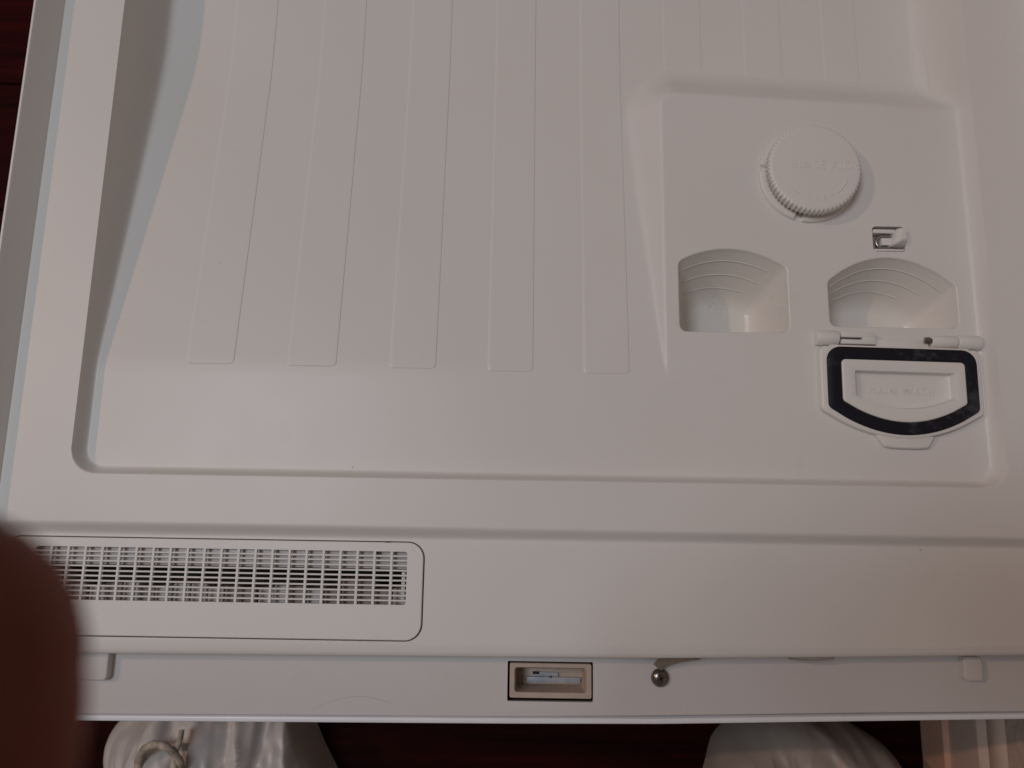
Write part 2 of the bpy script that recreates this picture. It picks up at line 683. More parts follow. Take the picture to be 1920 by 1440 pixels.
def height(x, y):
    # basin: distance inside a rounded rectangle
    R = 14.0
    cx, cy = (BX0 + BX1) / 2, (BY0 + YB) / 2
    hx, hy = (BX1 - BX0) / 2, (YB - BY0) / 2
    qx, qy = np.abs(x - cx) - hx + R, np.abs(y - cy) - hy + R
    corner = (qx > 0) & (qy > 0)
    d = -np.where(corner, np.hypot(np.maximum(qx, 0), np.maximum(qy, 0)) - R, np.maximum(qx, qy) - R)
    hyp = np.maximum(np.hypot(qx, qy), 1e-6)
    wx = np.where(corner, (qx / hyp) ** 2, (qx > qy) * 1.0)
    fz = floor_z(x, y)
    # away from the dispenser the floor has a clean flat front
    D = -fz
    runl = 1.2 + 0.30 * D
    runr = 1.6 + 0.40 * D
    runf = 4.0 + 0.05 * D
    run = wx * np.where(x < cx, runl, runr) + (1 - wx) * runf
    t = np.clip(d / run, 0, 1)
    zb = -D * (1 - (1 - t) ** 2.1)
    z = np.where(d > 0, zb, 0.0)
    z = smin(z, 0.0 * z, 0.9)
    # rim rolls down to the vent strip at the front
    s = np.clip((-7.0 - y) / 7.0, 0, 1)
    s = s * s * (3 - 2 * s)
    z = z + s * ZV
    # front lip: slight crown then a tight radius
    yl = -75.6
    t2 = np.clip((-68.0 - y) / 6.0, 0, 1)
    z = z - 0.9 * t2 ** 2
    e = np.clip((-72.9 - y) / 2.7, 0, 1)
    z = z - 2.7 * (1 - np.sqrt(np.maximum(1 - e * e, 0)))
    z = np.where(y < yl + 0.02, -27.0, z)
    # side flanges
    def flange(u):            # u = distance from the flange's outer edge, inwards
        a = np.clip((u - 1.9) / 7.6, 0, 1)
        f = 13.8 * (1 - a) ** 1.12
        f = f - 0.9 * np.clip(1 - u / 0.9, 0, 1) ** 2
        return f
    fl = np.where(x < 0, flange(x + 282.6), flange(313.8 - x))
    z = np.where(fl > 0.0, np.maximum(z, fl + np.minimum(z, 0) * (fl < 0.4)), z)
    z = np.where((x < -282.55) | (x > 313.75), -45.0, z)
    return z


def lines(a, b, step, dense):
    xs = [a, b]
    t = a
    while t < b:
        st = step
        for (p, q, s) in dense:
            if p - 1e-6 <= t < q:
                st = min(st, s)
        nxt = t + st
        for (p, q, s) in dense:
            if t < p - 1e-6 < nxt:
                nxt = p
        xs.append(min(nxt, b))
        t = nxt
    return np.unique(np.round(np.array(xs), 4))


A0, A1, A2, A3 = 92.0, 260.0, 34.0, 240.0       # flat dispenser sheet
B0, B1, B2, B3 = -272.4, -38.0, -67.9, -14.4     # flat vent sheet
XS = lines(-282.6, 313.8, 2.2, [(-282.6, -271, 0.45), (-240, -214, 0.5), (-214, -200, 1.2), (60, 92, 0.8), (235, 272, 0.6),
                                (A0, A0 + 1, 1), (302, 313.8, 0.8)])
XS = np.unique(np.concatenate([XS, [A0, A1, B0, B1, -282.6, 313.8]]))
YS = lines(-75.6, 500, 2.4, [(-75.6, -66, 0.3), (-15, -6, 0.45), (14, 36, 0.5), (74, 86, 0.6), (236, 300, 0.8), (460, 490, 1.0)])
YS = np.unique(np.concatenate([YS, [A2, A3, B2, B3]]))
XS = np.concatenate([[-282.64], XS, [313.84]])
YS = np.concatenate([[-75.62], YS])
gx, gy = np.meshgrid(XS, YS)
gz = height(gx, gy)
msk = np.clip((gx - 222) / 14, 0, 1) * np.clip((265.0 - gx) / 8, 0, 1) * np.clip((gy - 241) / 6, 0, 1) * np.clip((300 - gy) / 20, 0, 1)
for _ in range(60):
    av = gz.copy()
    av[1:-1, 1:-1] = (gz[:-2, 1:-1] + gz[2:, 1:-1] + gz[1:-1, :-2] + gz[1:-1, 2:]) / 4
    gz = gz + (av - gz) * msk * 0.8
w = np.clip((-60 - gy) / 12.0, 0, 1)
gyw = gy + w * lip_off(gx)
nxn, nyn = len(XS), len(YS)
keep = np.ones((nyn - 1, nxn - 1), bool)
xm = (XS[:-1] + XS[1:]) / 2
ym = (YS[:-1] + YS[1:]) / 2
for (a, b, c, d) in ((A0, A1, A2, A3), (B0, B1, B2, B3)):
    keep[np.ix_((ym > c) & (ym < d), (xm > a) & (xm < b))] = False
jj, ii = np.nonzero(keep)
quads = np.stack([jj * nxn + ii, jj * nxn + ii + 1, (jj + 1) * nxn + ii + 1, (jj + 1) * nxn + ii], 1).astype(np.int32)
co = np.stack([gx, gyw, gz], -1).reshape(-1, 3) * MM
used = np.unique(quads)
remap = np.full(len(co), -1, np.int32)
remap[used] = np.arange(len(used))
quads = remap[quads]
co = co[used]
me = bpy.data.meshes.new("inner_panel")
me.vertices.add(len(co))
me.vertices.foreach_set("co", co.astype(np.float32).ravel())
me.loops.add(quads.size)
me.loops.foreach_set("vertex_index", quads.ravel())
me.polygons.add(len(quads))
me.polygons.foreach_set("loop_start", np.arange(0, quads.size, 4, dtype=np.int32))
me.polygons.foreach_set("loop_total", np.full(len(quads), 4, np.int32))
me.update(calc_edges=True)
panel = link(me, "inner_panel", M['panel'], door, 50)

# hollow body below so that no light comes through
box("outer_panel", -281, 312, -106, 498, -66, -46, M['skin'], door, 1.5)
box("hinge_end", -282, 313, 500, 512, -66, 10, M['panel'], door, 1.0)

# ---------------- floor ribs (low raised pads that follow the sloping floor)
RIBS = [(-185.0, -156.6, 80.8), (-127.8, -98.8, 80.4), (-70.2, -42.6, 80.0), (-14.8, 12.2, 79.2), (39.4, 66.6, 78.8),
        (93.2, 119.5, 283.0), (145.2, 171.2, 279.5), (196.4, 220.4, 276.5)]
for (x0, x1, y0) in RIBS:
    far = y0 > 200
    h = 0.24 if far else 0.34
    ys = [y0, y0 + 0.5, y0 + 0.9, y0 + 1.4, y0 + 2.0, y0 + 2.6, y0 + 3.2] + list(np.linspace(y0 + 6, 470, 60))
    rings = []
    for k, y in enumerate(ys):
        rise = 0.0 if k == 0 else h
        inn = (2.6 - (y - y0)) ** 2 / 2.6 if y - y0 < 2.6 else 0.0
        z = float(floor_z(np.array([(x0 + x1) / 2 if far else x0]), np.array([y]))[0])
        a, b = x0 + inn * 0.6, x1 - inn
        rings.append([(a - 0.2, y, z - 0.35), (a + 1.6, y, z + rise * 0.93), (a + 2.2, y, z + rise), (a + 3.0, y, z + rise), (b - 1.8, y, z + rise), (b - 1.0, y, z + rise), (b - 0.65, y, z + rise - 0.06 * (k > 0)),
                      (b, y, z - 0.30)])
    V, Fc = loft(rings, False)
    mesh("rib", V, Fc, M['panel'], door, 30)


# ---------------- dispenser
def arch(l, r, ya, yt, n, down=False):
    """points on a circular arc from right end to left end over the top (or bottom)"""
    cx, hw = (l + r) / 2, (r - l) / 2
    sg = abs(yt - ya)
    Rr = (hw * hw + sg * sg) / (2 * sg)
    q = math.asin(min(1, hw / Rr))
    pts = []
    for k in range(n + 1):
        a = q - 2 * q * k / n
        dy = Rr * math.cos(a) - (Rr - sg)
        pts.append((cx + Rr * math.sin(a), ya + (dy if not down else -dy)))
    return pts


def cup_outline(l, r, b, yl, yr, sag, rb, rt_):
    cx, hw = (l + r) / 2, (r - l) / 2
    pts = [(l, b), (r, b)]
    rad = [rb, rb]
    n = 24
    for k in range(n + 1):
        f = 1 - 2 * k / n
        x = cx + hw * f
        y = yl + (yr - yl) * (f + 1) / 2 + sag * (1 - f * f)
        pts.append((x, y))
        rad.append(rt_ if k in (0, n) else 0)
    return round_poly(pts, rad, 6)


# a filleted corner must not swallow its neighbours, so the arc ends are thinned
def cup_outline2(l, r, b, yl, yr, sag, rb, rt_):
    cx, hw = (l + r) / 2, (r - l) / 2
    pts = [(l, b), (r, b), (r, yr)]
    rad = [rb, rb, rt_]
    n = 26
    for k in range(3, n - 2):
        f = 1 - 2 * k / n
        pts.append((cx + hw * f, yl + (yr - yl) * (f + 1) / 2 + sag * (1 - f * f)))
        rad.append(0)
    pts.append((l, yl))
    rad.append(rt_)
    return round_poly(pts, rad, 7)


def make_cup(label, top, base, depth, lines_s):
    O = cup_outline2(*top)
    B = cup_outline2(*base)
    zt = ZP
    O2 = np.array(inset(O, 1.0))
    Bn = np.array(B)
    rings = []
    for k in range(5):
        q = k / 4 * math.pi / 2
        rings.append(ring(inset(O, 1.0 * math.sin(q)) if k else O, zt - 1.0 * (1 - math.cos(q))))
    def level(s):
        return O2 * (1 - s) + Bn * s
    for s in np.linspace(0.06, 0.80, 12):
        rings.append([(p[0], p[1], zt - 1 - (depth - 1) * s) for p in level(s)])
    for k in range(1, 7):
        q = k / 6 * math.pi / 2
        s = 0.80 + 0.20 * math.sin(q)
        ins = 4.6 * (1 - math.cos(q))
        rings.append([(p[0], p[1], zt - 1 - (depth - 1) * s) for p in inset([tuple(v) for v in level(s)], ins)])
    cen = np.array([(p[0], p[1]) for p in rings[-1]])
    mid = cen.mean(0)
    zb_ = rings[-1][0][2]
    for f in (0.75, 0.5, 0.25, 0.02):
        rings.append([(mid[0] + (p[0] - mid[0]) * f, mid[1] + (p[1] - mid[1]) * f, zb_) for p in cen])
    V, Fc = loft(rings, True, False, True)
    cup = mesh("detergent_cup", V, Fc, M['cup'], door, 60)
    cup['label'] = label
    # three fine moulded fill lines round the back wall
    nO = len(O)
    i0, i1 = 16 + 3, nO - 5
    for s, (f0, f1) in lines_s:
        lv = level(s)
        idx = list(range(16, nO))
        a, b = int(16 + (nO - 16) * f0), int(16 + (nO - 16) * f1)
        pth = [(lv[i][0], lv[i][1] - 0.12, zt - 1 - (depth - 1) * s) for i in range(a, min(b, nO - 1))]
        V, Fc = tube(pth, 0.34, 6)
        mesh("fill_line", V, Fc, M['cup'], cup, 60)
    return O


O1 = make_cup("small open detergent cup with arched back wall",
              (94.3, 158.6, 103.4, 146.5, 143.6, 9.6, 5.0, 6.0),
              (103.5, 147.5, 104.8, 129.0, 126.5, 5.0, 6.0, 6.5), 36.0,
              [(0.20, (0.22, 0.86)), (0.46, (0.24, 0.88)), (0.72, (0.30, 0.86))])
O2c = make_cup("wide open detergent cup above the folded lid",
               (180.2, 255.6, 107.6, 136.0, 134.2, 15.8, 5.0, 6.0),
               (187.0, 244.0, 109.0, 121.5, 119.5, 11.0, 5.5, 5.5), 34.0,
               [(0.20, (0.20, 0.88)), (0.45, (0.22, 0.92)), (0.70, (0.30, 0.92))])
CATCH = rect_pts(208.6, 227.4, 153.8, 169.2, 2.2)
capc = (172.3, 199.2)
fill([[(A0, A2), (A1, A2), (A1, A3), (A0, A3)], O1, O2c, CATCH], ZP, "dispenser_panel", M['panel'], door, [0, 0, 0, 6.0])

# rinse aid cap with its collar
collar = []
for k in range(120):
    a = 2 * math.pi * k / 120
    collar.append(a)
gaps = [math.radians(256), math.radians(172)]


def cap_ring():
    prof = [(24.0, ZP - 0.3), (24.0, ZP + 2.6), (25.2, ZP + 2.9), (27.6, ZP + 2.7), (28.5, ZP + 1.9), (29.0, ZP - 0.3)]
    V, Fc = [], []
    n = 160
    for k in range(n):
        a = 2 * math.pi * k / n
        g = any(abs((a - q + math.pi) % (2 * math.pi) - math.pi) < 0.075 for q in gaps)
        for (r, z) in prof:
            V.append((capc[0] + r * math.cos(a), capc[1] + r * math.sin(a), (min(z, ZP + 0.35) if g else z)))
    m = len(prof)
    for k in range(n):
        for i in range(m - 1):
            a, b = k * m + i, ((k + 1) % n) * m + i
            Fc.append((a, b, b + 1, a + 1))
    return V, Fc


capo = empty("rinse_aid_cap", (0, 0, 0))
capo.parent = door
capo['label'] = "round off-white rinse aid cap with ridged edge"
V, Fc = cap_ring()
mesh("collar", V, Fc, M['fit'], capo, 35)
nk = 64
rings = []
NZ = nk * 6
for (rr, z, kn) in ((23.0, ZP + 1.5, 0), (25.4, ZP + 5.6, 1), (26.3, ZP + 6.2, 1), (26.5, ZP + 10.6, 1), (26.4, ZP + 11.6, 0.85), (26.0, ZP + 12.3, 0.6),
                    (25.2, ZP + 12.7, 0.3), (24.2, ZP + 12.8, 0), (8.0, ZP + 12.81, 0), (0.5, ZP + 12.81, 0)):
    rg = []
    for k in range(NZ):
        a = 2 * math.pi * k / NZ
        r = rr + kn * 0.55 * math.cos(nk * a)
        rg.append((capc[0] + r * math.cos(a), capc[1] + r * math.sin(a), z))
    rings.append(rg)
V, Fc = loft(rings, True, True, True)
mesh("cap_disc", V, Fc, M['fit'], capo, 60)


def text(body, size, x, y, z, rot, ext, mat, parent, name="lettering", spacing=1.0):
    cu = bpy.data.curves.new("txt", 'FONT')
    cu.body = body
    cu.size = size * MM
    cu.extrude = ext * MM
    cu.bevel_depth = 0.05 * MM
    cu.align_x = 'CENTER'
    cu.align_y = 'CENTER'
    cu.space_character = spacing
    tmp = bpy.data.objects.new("txt", cu)
    col.objects.link(tmp)
    dg = bpy.context.evaluated_depsgraph_get()
    dg.update()
    m = bpy.data.meshes.new_from_object(tmp.evaluated_get(dg))
    bpy.data.objects.remove(tmp)
    m.name = name
    m.materials.clear()
    m.materials.append(mat)
    o = bpy.data.objects.new(name, m)
    col.objects.link(o)
    o.parent = parent
    o.location = (x * MM, y * MM, z * MM)
    o.rotation_euler = (0, 0, rot)
    return o


ZC = ZP + 12.81
text("RINSE AID", 7.2, capc[0] + 3.6, capc[1] + 1.5, ZC + 0.02, math.radians(-1), 0.16, M['fit'], capo, spacing=1.12)
for k, ch in enumerate("OPEN"):
    a = math.radians(-90 + (k - 1.5) * 13 + 6)
    text(ch, 4.2, capc[0] + 18.8 * math.cos(a), capc[1] + 18.8 * math.sin(a), ZC + 0.02, a + math.pi / 2, 0.12, M['fit'], capo)
for a0, a1 in ((-150, -122), (-52, -24)):
    pth = [(capc[0] + 19.3 * math.cos(math.radians(a)), capc[1] + 19.3 * math.sin(math.radians(a)), ZC + 0.02)
           for a in np.linspace(a0, a1, 14)]
    V, Fc = tube(pth, 0.35, 6)
    mesh("arrow_mark", V, Fc, M['fit'], capo, 60)

# catch beside the cup: pocket, wire spring, cream block and wedge hook
cat = empty("lid_catch")
cat.parent = door
cat['label'] = "small hooked lid catch with wire spring in a pocket"
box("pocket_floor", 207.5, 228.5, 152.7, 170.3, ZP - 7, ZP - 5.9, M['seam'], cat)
box("pocket_bar", 209.4, 222.0, 165.2, 167.6, ZP - 5.8, ZP - 0.1, M['fit'], cat, 0.5)
box("pocket_bar", 209.4, 226.4, 154.2, 155.6, ZP - 5.8, ZP - 0.2, M['fit'], cat, 0.4)
wp = [(220, 163.6, ZP - 1.6), (217, 163.7, ZP - 1.5)]
wp += [(214.6 + 3.4 * math.cos(q), 160.0 + 3.7 * math.sin(q), ZP - 1.4) for q in np.linspace(math.pi / 2, 3 * math.pi / 2, 14)]
wp += [(217, 156.3, ZP - 1.5), (221, 156.2, ZP - 1.6)]
V, Fc = tube(wp, 0.85, 8)
mesh("wire_spring", V, Fc, M['wire'], cat, 60)
box("catch_block", 214.2, 221.5, 158.1, 162.6, ZP - 5.8, ZP - 0.9, M['fit'], cat, 0.5)
# wedge hook: slanted nose leaning over the pocket
nose = [[(218.6, 157.0, ZP - 5.5), (227.0, 157.0, ZP - 5.5), (227.0, 167.2, ZP - 5.5), (221.6, 167.2, ZP - 5.5)],
        [(218.6, 157.0, ZP + 0.6), (227.2, 157.2, ZP + 0.2), (227.3, 167.2, ZP + 0.2), (222.0, 167.2, ZP + 1.2)],
        [(219.6, 157.4, ZP + 3.0), (227.0, 158.8, ZP + 2.6), (227.2, 166.6, ZP + 2.6), (222.6, 167.0, ZP + 3.2)],
        [(221.6, 158.4, ZP + 4.6), (226.0, 160.0, ZP + 4.5), (226.6, 166.0, ZP + 4.3), (224.0, 166.4, ZP + 4.6)]]
V, Fc = loft(nose, True, True, True)
me = bpy.data.meshes.new("hook")
bmh = bmesh.new()
hv = [bmh.verts.new(v) for v in V]
for f in Fc:
    bmh.faces.new([hv[i] for i in f])
bmesh.ops.recalc_face_normals(bmh, faces=bmh.faces)
bmesh.ops.bevel(bmh, geom=bmh.edges[:], offset=0.45, segments=2, affect='EDGES')
from_bm("hook", bmh, M['fit'], cat)

# ---------------- folded-back lid of the wide cup (its sealing side up)
lid = empty("dispenser_lid", (217 * MM, 70 * MM, ZP * MM))
lid.parent = door
lid['label'] = "open dispenser lid with black rubber seal facing up"
lid.rotation_euler = (0, 0, math.radians(-0.9))
LX, LY, LZ = 217.0, 70.0, ZP


def loc(poly):
    return [(p[0] - LX, p[1] - LY) for p in poly]


def lid_outline(l, r, t, ys, yb, rt_, rb, n=26):
    pts = [(l, t)]
    rad = [rt_]
    pts.append((l, ys))
    rad.append(rb)
    cx, hw = (l + r) / 2, (r - l) / 2
    for k in range(3, n - 2):
        f = -1 + 2 * k / n
        pts.append((cx + hw * f, ys - (ys - yb) * (1 - f * f)))
        rad.append(0)
    pts += [(r, ys), (r, t)]
    rad += [rb, rt_]
    return loc(round_poly(pts, rad, 7))


def zl(z):
    return z - LZ


LO = lid_outline(171.9, 261.8, 95.6, 59.4, 44.6, 3.5, 4.0)
G0 = lid_outline(175.3, 258.7, 95.1, 60.9, 46.4, 8.0, 4.0)
G1 = lid_outline(182.9, 251.6, 87.9, 64.4, 53.3, 2.5, 2.5)
rg = [ring(G0, zl(-4.5)), ring(G0, zl(-3.6)), ring(inset(G0, 0.7), zl(-3.1)), ring(inset(G0, 3.0), zl(-2.8)),
      ring(inset(G1, -0.7), zl(-3.0)), ring(inset(G1, -0.1), zl(-3.3)), ring(inset(G1, -0.1), zl(-4.5))]
V, Fc = loft(rg, True)
rb_ = [ring(inset(G1, 0.6), zl(ZP + 0.3)), ring(LO, zl(ZP + 0.3)), ring(LO, zl(-5.5))]
for k in range(1, 4):
    q = k / 3 * math.pi / 2
    rb_.append(ring(inset(LO, 1.1 * (1 - math.cos(q))), zl(-5.5 + 1.1 * math.sin(q))))
rb_ += [ring(inset(G1, 0.6), zl(-4.4)), ring(inset(G1, 0.6), zl(ZP + 0.3))]
VB, FB = loft(rb_, True)
mesh("lid_body", VB, FB, M['fit'], lid, 40)
mesh("rubber_seal", V, Fc, M['rubber'], lid, 40)
# raised centre plate with a sunken window
W0 = lid_outline(190.2, 245.4, 81.4, 67.2, 60.8, 0.8, 1.0)
W1 = lid_outline(190.9, 244.7, 80.8, 67.6, 61.6, 0.8, 1.0)
W2 = lid_outline(191.7, 243.9, 80.1, 68.1, 62.4, 0.8, 1.0)
rg = [ring(inset(G1, 0.15), zl(-4.5)), ring(inset(G1, 0.15), zl(-2.9)), ring(inset(G1, 0.5), zl(-2.5)), ring(inset(G1, 1.0), zl(-2.4)),
      ring(inset(W0, -0.5), zl(-2.4)), ring(inset(W0, -0.15), zl(-2.55)), ring(W0, zl(-2.9)), ring(W1, zl(-6.6)), ring(W2, zl(-7.1))]
wc = np.mean(np.array(rg[-1]), 0)
for f in (0.7, 0.4, 0.02):
    rg.append([(wc[0] + (p[0] - wc[0]) * f, wc[1] + (p[1] - wc[1]) * f, p[2]) for p in rg[len(rg) - 1]] if f == 0.7 else
              [(wc[0] + (p[0] - wc[0]) * f, wc[1] + (p[1] - wc[1]) * f, p[2]) for p in rg[8]])
V, Fc = loft(rg, True, False, True)
mesh("centre_plate", V, Fc, M['fit'], lid, 40)
text("MAIN WASH", 6.0, 0.4, 1.2, zl(-7.05), 0, 0.34, M['fit'], lid, spacing=1.15)
tab = round_poly([(201.0 - LX, 47.5 - LY), (206.2 - LX, 39.9 - LY), (211 - LX, 39.2 - LY), (225 - LX, 39.2 - LY), (230.4 - LX, 39.9 - LY), (235.0 - LX, 47.5 - LY)],
                 [0.8, 1.5, 0, 0, 1.5, 0.8], 4)
slab("finger_tab", tab, zl(ZP + 0.4), zl(-5.3), M['fit'], lid, 1.3)


def cyl_x(name, x0, x1, y, z, r, mat, parent, seg=28, rnd=0.6):
    rings = []
    for (xx, rr) in ((x0, r - rnd), (x0 + rnd * 0.3, r - rnd * 0.3), (x0 + rnd, r), (x1 - rnd, r), (x1 - rnd * 0.3, r - rnd * 0.3), (x1, r - rnd)):
        rings.append([(xx, y + rr * math.cos(2 * math.pi * k / seg), z + rr * math.sin(2 * math.pi * k / seg)) for k in range(seg)])
    V, Fc = loft(rings, True, True, True)
    return mesh(name, V, Fc, mat, parent, 50)


hy = 100.4 - LY
hz = zl(-7.6)
cyl_x("hinge_lug", 170.6 - LX, 183.2 - LX, hy + 0.2, hz, 4.4, M['fit'], lid)
cyl_x("hinge_lug", 250.4 - LX, 263.6 - LX, hy, hz, 4.2, M['fit'], lid)
bm = bmesh.new()
bm_box(bm, 184.2 - LX, 203.8 - LX, hy + 0.4, hy + 3.6, zl(ZP + 0.2), hz + 3.3, 0.7)
bm_box(bm, 184.2 - LX, 203.8 - LX, hy - 3.4, hy - 0.7, zl(ZP + 0.2), hz + 3.2, 0.7)
bm_box(bm, 196.2 - LX, 203.7 - LX, hy - 1.2, hy + 0.9, zl(ZP + 0.2), hz + 3.1, 0.3)
from_bm("hinge_arm", bm, M['fit'], lid)
box("hinge_slot", 183.6 - LX, 196.4 - LX, hy - 0.8, hy + 0.5, zl(ZP + 0.05), hz + 1.2, M['dark'], lid)
cyl_x("hinge_pin", 183.0 - LX, 195.9 - LX, hy - 0.35, hz + 1.6, 0.45, M['wire'], lid, 10, 0.1)
cyl_x("hinge_arm", 235.6 - LX, 250.0 - LX, hy - 0.2, hz, 3.7, M['fit'], lid)
V, Fc = tube([(231.6 - LX, hy + 0.4, hz + 2.0), (233.4 - LX, hy + 0.2, hz + 2.3), (235.8 - LX, hy, hz + 1.4)], [1.7, 1.9, 1.5], 10)
mesh("hinge_pin", V, Fc, M['screw'], lid, 60)
box("hinge_bridge", 204.2 - LX, 234.6 - LX, hy - 4.6, hy + 0.4, zl(ZP + 0.2), hz + 0.6, M['fit'], lid, 0.6)
box("hinge_bridge", 178.0 - LX, 256.0 - LX, hy - 6.2, hy - 3.9, zl(ZP + 0.25), zl(-5.0), M['fit'], lid, 0.6)

# ---------------- vent grille
vent = empty("vent_grille")
vent.parent = door
vent['label'] = "slotted vent grille plate set in the front strip"
HOLE = rect_pts(-270.6, -45.0, -66.7, -15.2, 9.0, 8)
PLATE = rect_pts(-269.8, -45.8, -66.1, -15.8, 8.4, 8)
fill([[(B0, B2), (B1, B2), (B1, B3), (B0, B3)], HOLE], ZV - 0.225, "vent_surround", M['panel'], door, [0, 5.0])
NC, NR = 22, 11
gx1, gy1 = -54.4, -20.6
pitch = 9.1
gx0 = gx1 - NC * pitch + 1.45
gy0 = -48.1
GR = round_poly([(gx0, gy0), (gx1, gy0), (gx1, gy1), (gx0, gy1)], [1.4] * 4, 5)
bm = bmesh.new()
zt = ZV + 0.05
loops = [inset(PLATE, 0.35), GR]
allv = []
for lp in loops:
    vs = [bm.verts.new((p[0], p[1], zt)) for p in lp]
    for i in range(len(vs)):
        bm.edges.new((vs[i], vs[(i + 1) % len(vs)]))
    allv.append(vs)
bmesh.ops.triangle_fill(bm, use_beauty=True, use_dissolve=False, edges=bm.edges[:])
outer2 = [bm.verts.new((p[0], p[1], zt - 0.35)) for p in PLATE]
outer3 = [bm.verts.new((p[0], p[1], zt - 5.0)) for p in PLATE]
n = len(PLATE)
for i in range(n):
    j = (i + 1) % n
    bm.faces.new((allv[0][i], allv[0][j], outer2[j], outer2[i]))
    bm.faces.new((outer2[i], outer2[j], outer3[j], outer3[i]))
lo = [bm.verts.new((p[0], p[1], zt - 2.4)) for p in GR]
for i in range(len(GR)):
    j = (i + 1) % len(GR)
    bm.faces.new((allv[1][i], allv[1][j], lo[j], lo[i]))
from_bm("grille_plate", bm, M['vent'], vent)
rp = (gy1 - gy0 + 0.9) / NR
bar0 = None
for k in range(1, NC):
    xb = gx0 + k * pitch - 1.45
    if bar0 is None:
        bar0 = box("grille_bar", 0, 1.45, gy0 - 0.2, gy1 + 0.2, zt - 2.3, zt - 0.06, M['vent'], vent, 0.22, 1)
        o = bar0
    else:
        o = bpy.data.objects.new("grille_bar", bar0.data)
        col.objects.link(o)
        o.parent = vent
    o.location = (xb * MM, 0, 0)
sl0 = None
for k in range(1, NR):
    yb_ = gy0 + k * rp - 0.9 - (0.25 if k == NR - 1 else 0)
    if sl0 is None:
        sl0 = box("grille_slat", gx0 - 0.2, gx1 + 0.2, 0, 0.9, zt - 1.9, zt - 0.28, M['vent'], vent, 0.18, 1)
        o = sl0
    else:
        o = bpy.data.objects.new("grille_slat", sl0.data)
        col.objects.link(o)
        o.parent = vent
    o.location = (0, yb_ * MM, 0)
# duct behind the slots
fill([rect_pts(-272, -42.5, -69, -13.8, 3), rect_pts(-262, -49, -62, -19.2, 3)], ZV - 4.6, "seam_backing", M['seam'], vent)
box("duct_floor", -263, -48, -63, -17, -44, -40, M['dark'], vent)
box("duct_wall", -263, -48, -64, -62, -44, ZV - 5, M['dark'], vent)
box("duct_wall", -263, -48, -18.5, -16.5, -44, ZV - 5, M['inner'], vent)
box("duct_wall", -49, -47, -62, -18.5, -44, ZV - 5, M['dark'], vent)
box("duct_shelf", -262, -50, -30.0, -18.6, -12.0, -10.4, M['inner'], vent, 0.4)
rb = random.Random(5)
for k in range(NC):
    xa = gx0 + k * pitch - 0.6
    top = -11.5 - rb.uniform(0, 3.0)
    yt_ = -39.2 - rb.uniform(0, 2.4) if k < 19 else (-36.0 if k < 20 else -40.5)
    if k == 18 or k == 19:
        yt_ = -35.5
    mt = M['inner'] if rb.random() < 0.42 else M['inner2']
    box("duct_block", xa, xa + pitch - 0.7, -61, yt_, -30, top, mt, vent, 0.5, 1)
box("duct_rib", -57.8, -55.6, -47, -30.2, -30, -10.5, M['fit'], vent, 0.4)
# a flake of dirt caught in the grille seam
box("dirt_fleck", -72.5, -70.2, -22.3, -20.5, ZV - 2.6, ZV - 0.9, M['dark'], vent, 0.3, 1)
box("dirt_fleck", -66.4, -63.8, -15.95, -15.35, ZV - 2.0, ZV - 0.05, M['dark'], vent, 0.1, 1)

# ---------------- front ledge with latch, screw and stops
ZL = -25.0
LEDX = list(np.linspace(-281, 312, 60))


def ledge_y(x):
    return float(np.interp(x, [-300, -225, 3, 84, 188, 280, 320], [-109.4, -109.1, -107.0, -105.3, -102.3, -100.2, -99.4]))


def skin_y(x):
    return float(np.interp(x, [-300, -225, 3, 84, 188, 280, 320], [-109.8, -109.5, -107.5, -106.4, -103.4, -100.8, -99.9]))


LH = rect_pts(0.2, 46.9, -99.7, -78.9, 0.6, 3)
outer = [(x, ledge_y(x)) for x in LEDX] + [(312, -66), (-281, -66)]
bm = bmesh.new()
allv = []
for lp in (outer, LH):
    vs = [bm.verts.new((p[0], p[1], ZL)) for p in lp]
    for i in range(len(vs)):
        bm.edges.new((vs[i], vs[(i + 1) % len(vs)]))
    allv.append(vs)
bmesh.ops.triangle_fill(bm, use_beauty=True, use_dissolve=False, edges=bm.edges[:])
nL = len(LEDX)
prev = allv[0][:nL]
for (dy, dz) in ((-0.35, -0.12), (-0.6, -0.45), (-0.7, -1.0), (-0.7, -18)):
    cur = [bm.verts.new((LEDX[i], ledge_y(LEDX[i]) + dy + 0.7, ZL + dz)) if False else
           bm.verts.new((LEDX[i], ledge_y(LEDX[i]) + dy, ZL + dz)) for i in range(nL)]
    for i in range(nL - 1):
        bm.faces.new((prev[i], prev[i + 1], cur[i + 1], cur[i]))
    prev = cur
lo = [bm.verts.new((p[0], p[1], ZL - 3)) for p in LH]
for i in range(len(LH)):
    j = (i + 1) % len(LH)
    bm.faces.new((allv[1][i], allv[1][j], lo[j], lo[i]))
from_bm("front_ledge", bm, M['ledge'], door, 50)
# outer skin: folded edge of the white front sheet
rings = []
for x in LEDX:
    y = skin_y(x) - 0.75
    rings.append([(x, y, ZL - 40), (x, y, ZL + 0.6), (x, y - 0.25, ZL + 0.95), (x, y - 0.7, ZL + 1.1), (x, y - 2.2, ZL + 1.0), (x, y - 2.7, ZL + 0.7),
                  (x, y - 2.9, ZL + 0.1), (x, y - 2.9, ZL - 40)])
V, Fc = loft(rings, True, True, True)
mesh("front_skin_edge", V, Fc, M['skin'], door, 50)

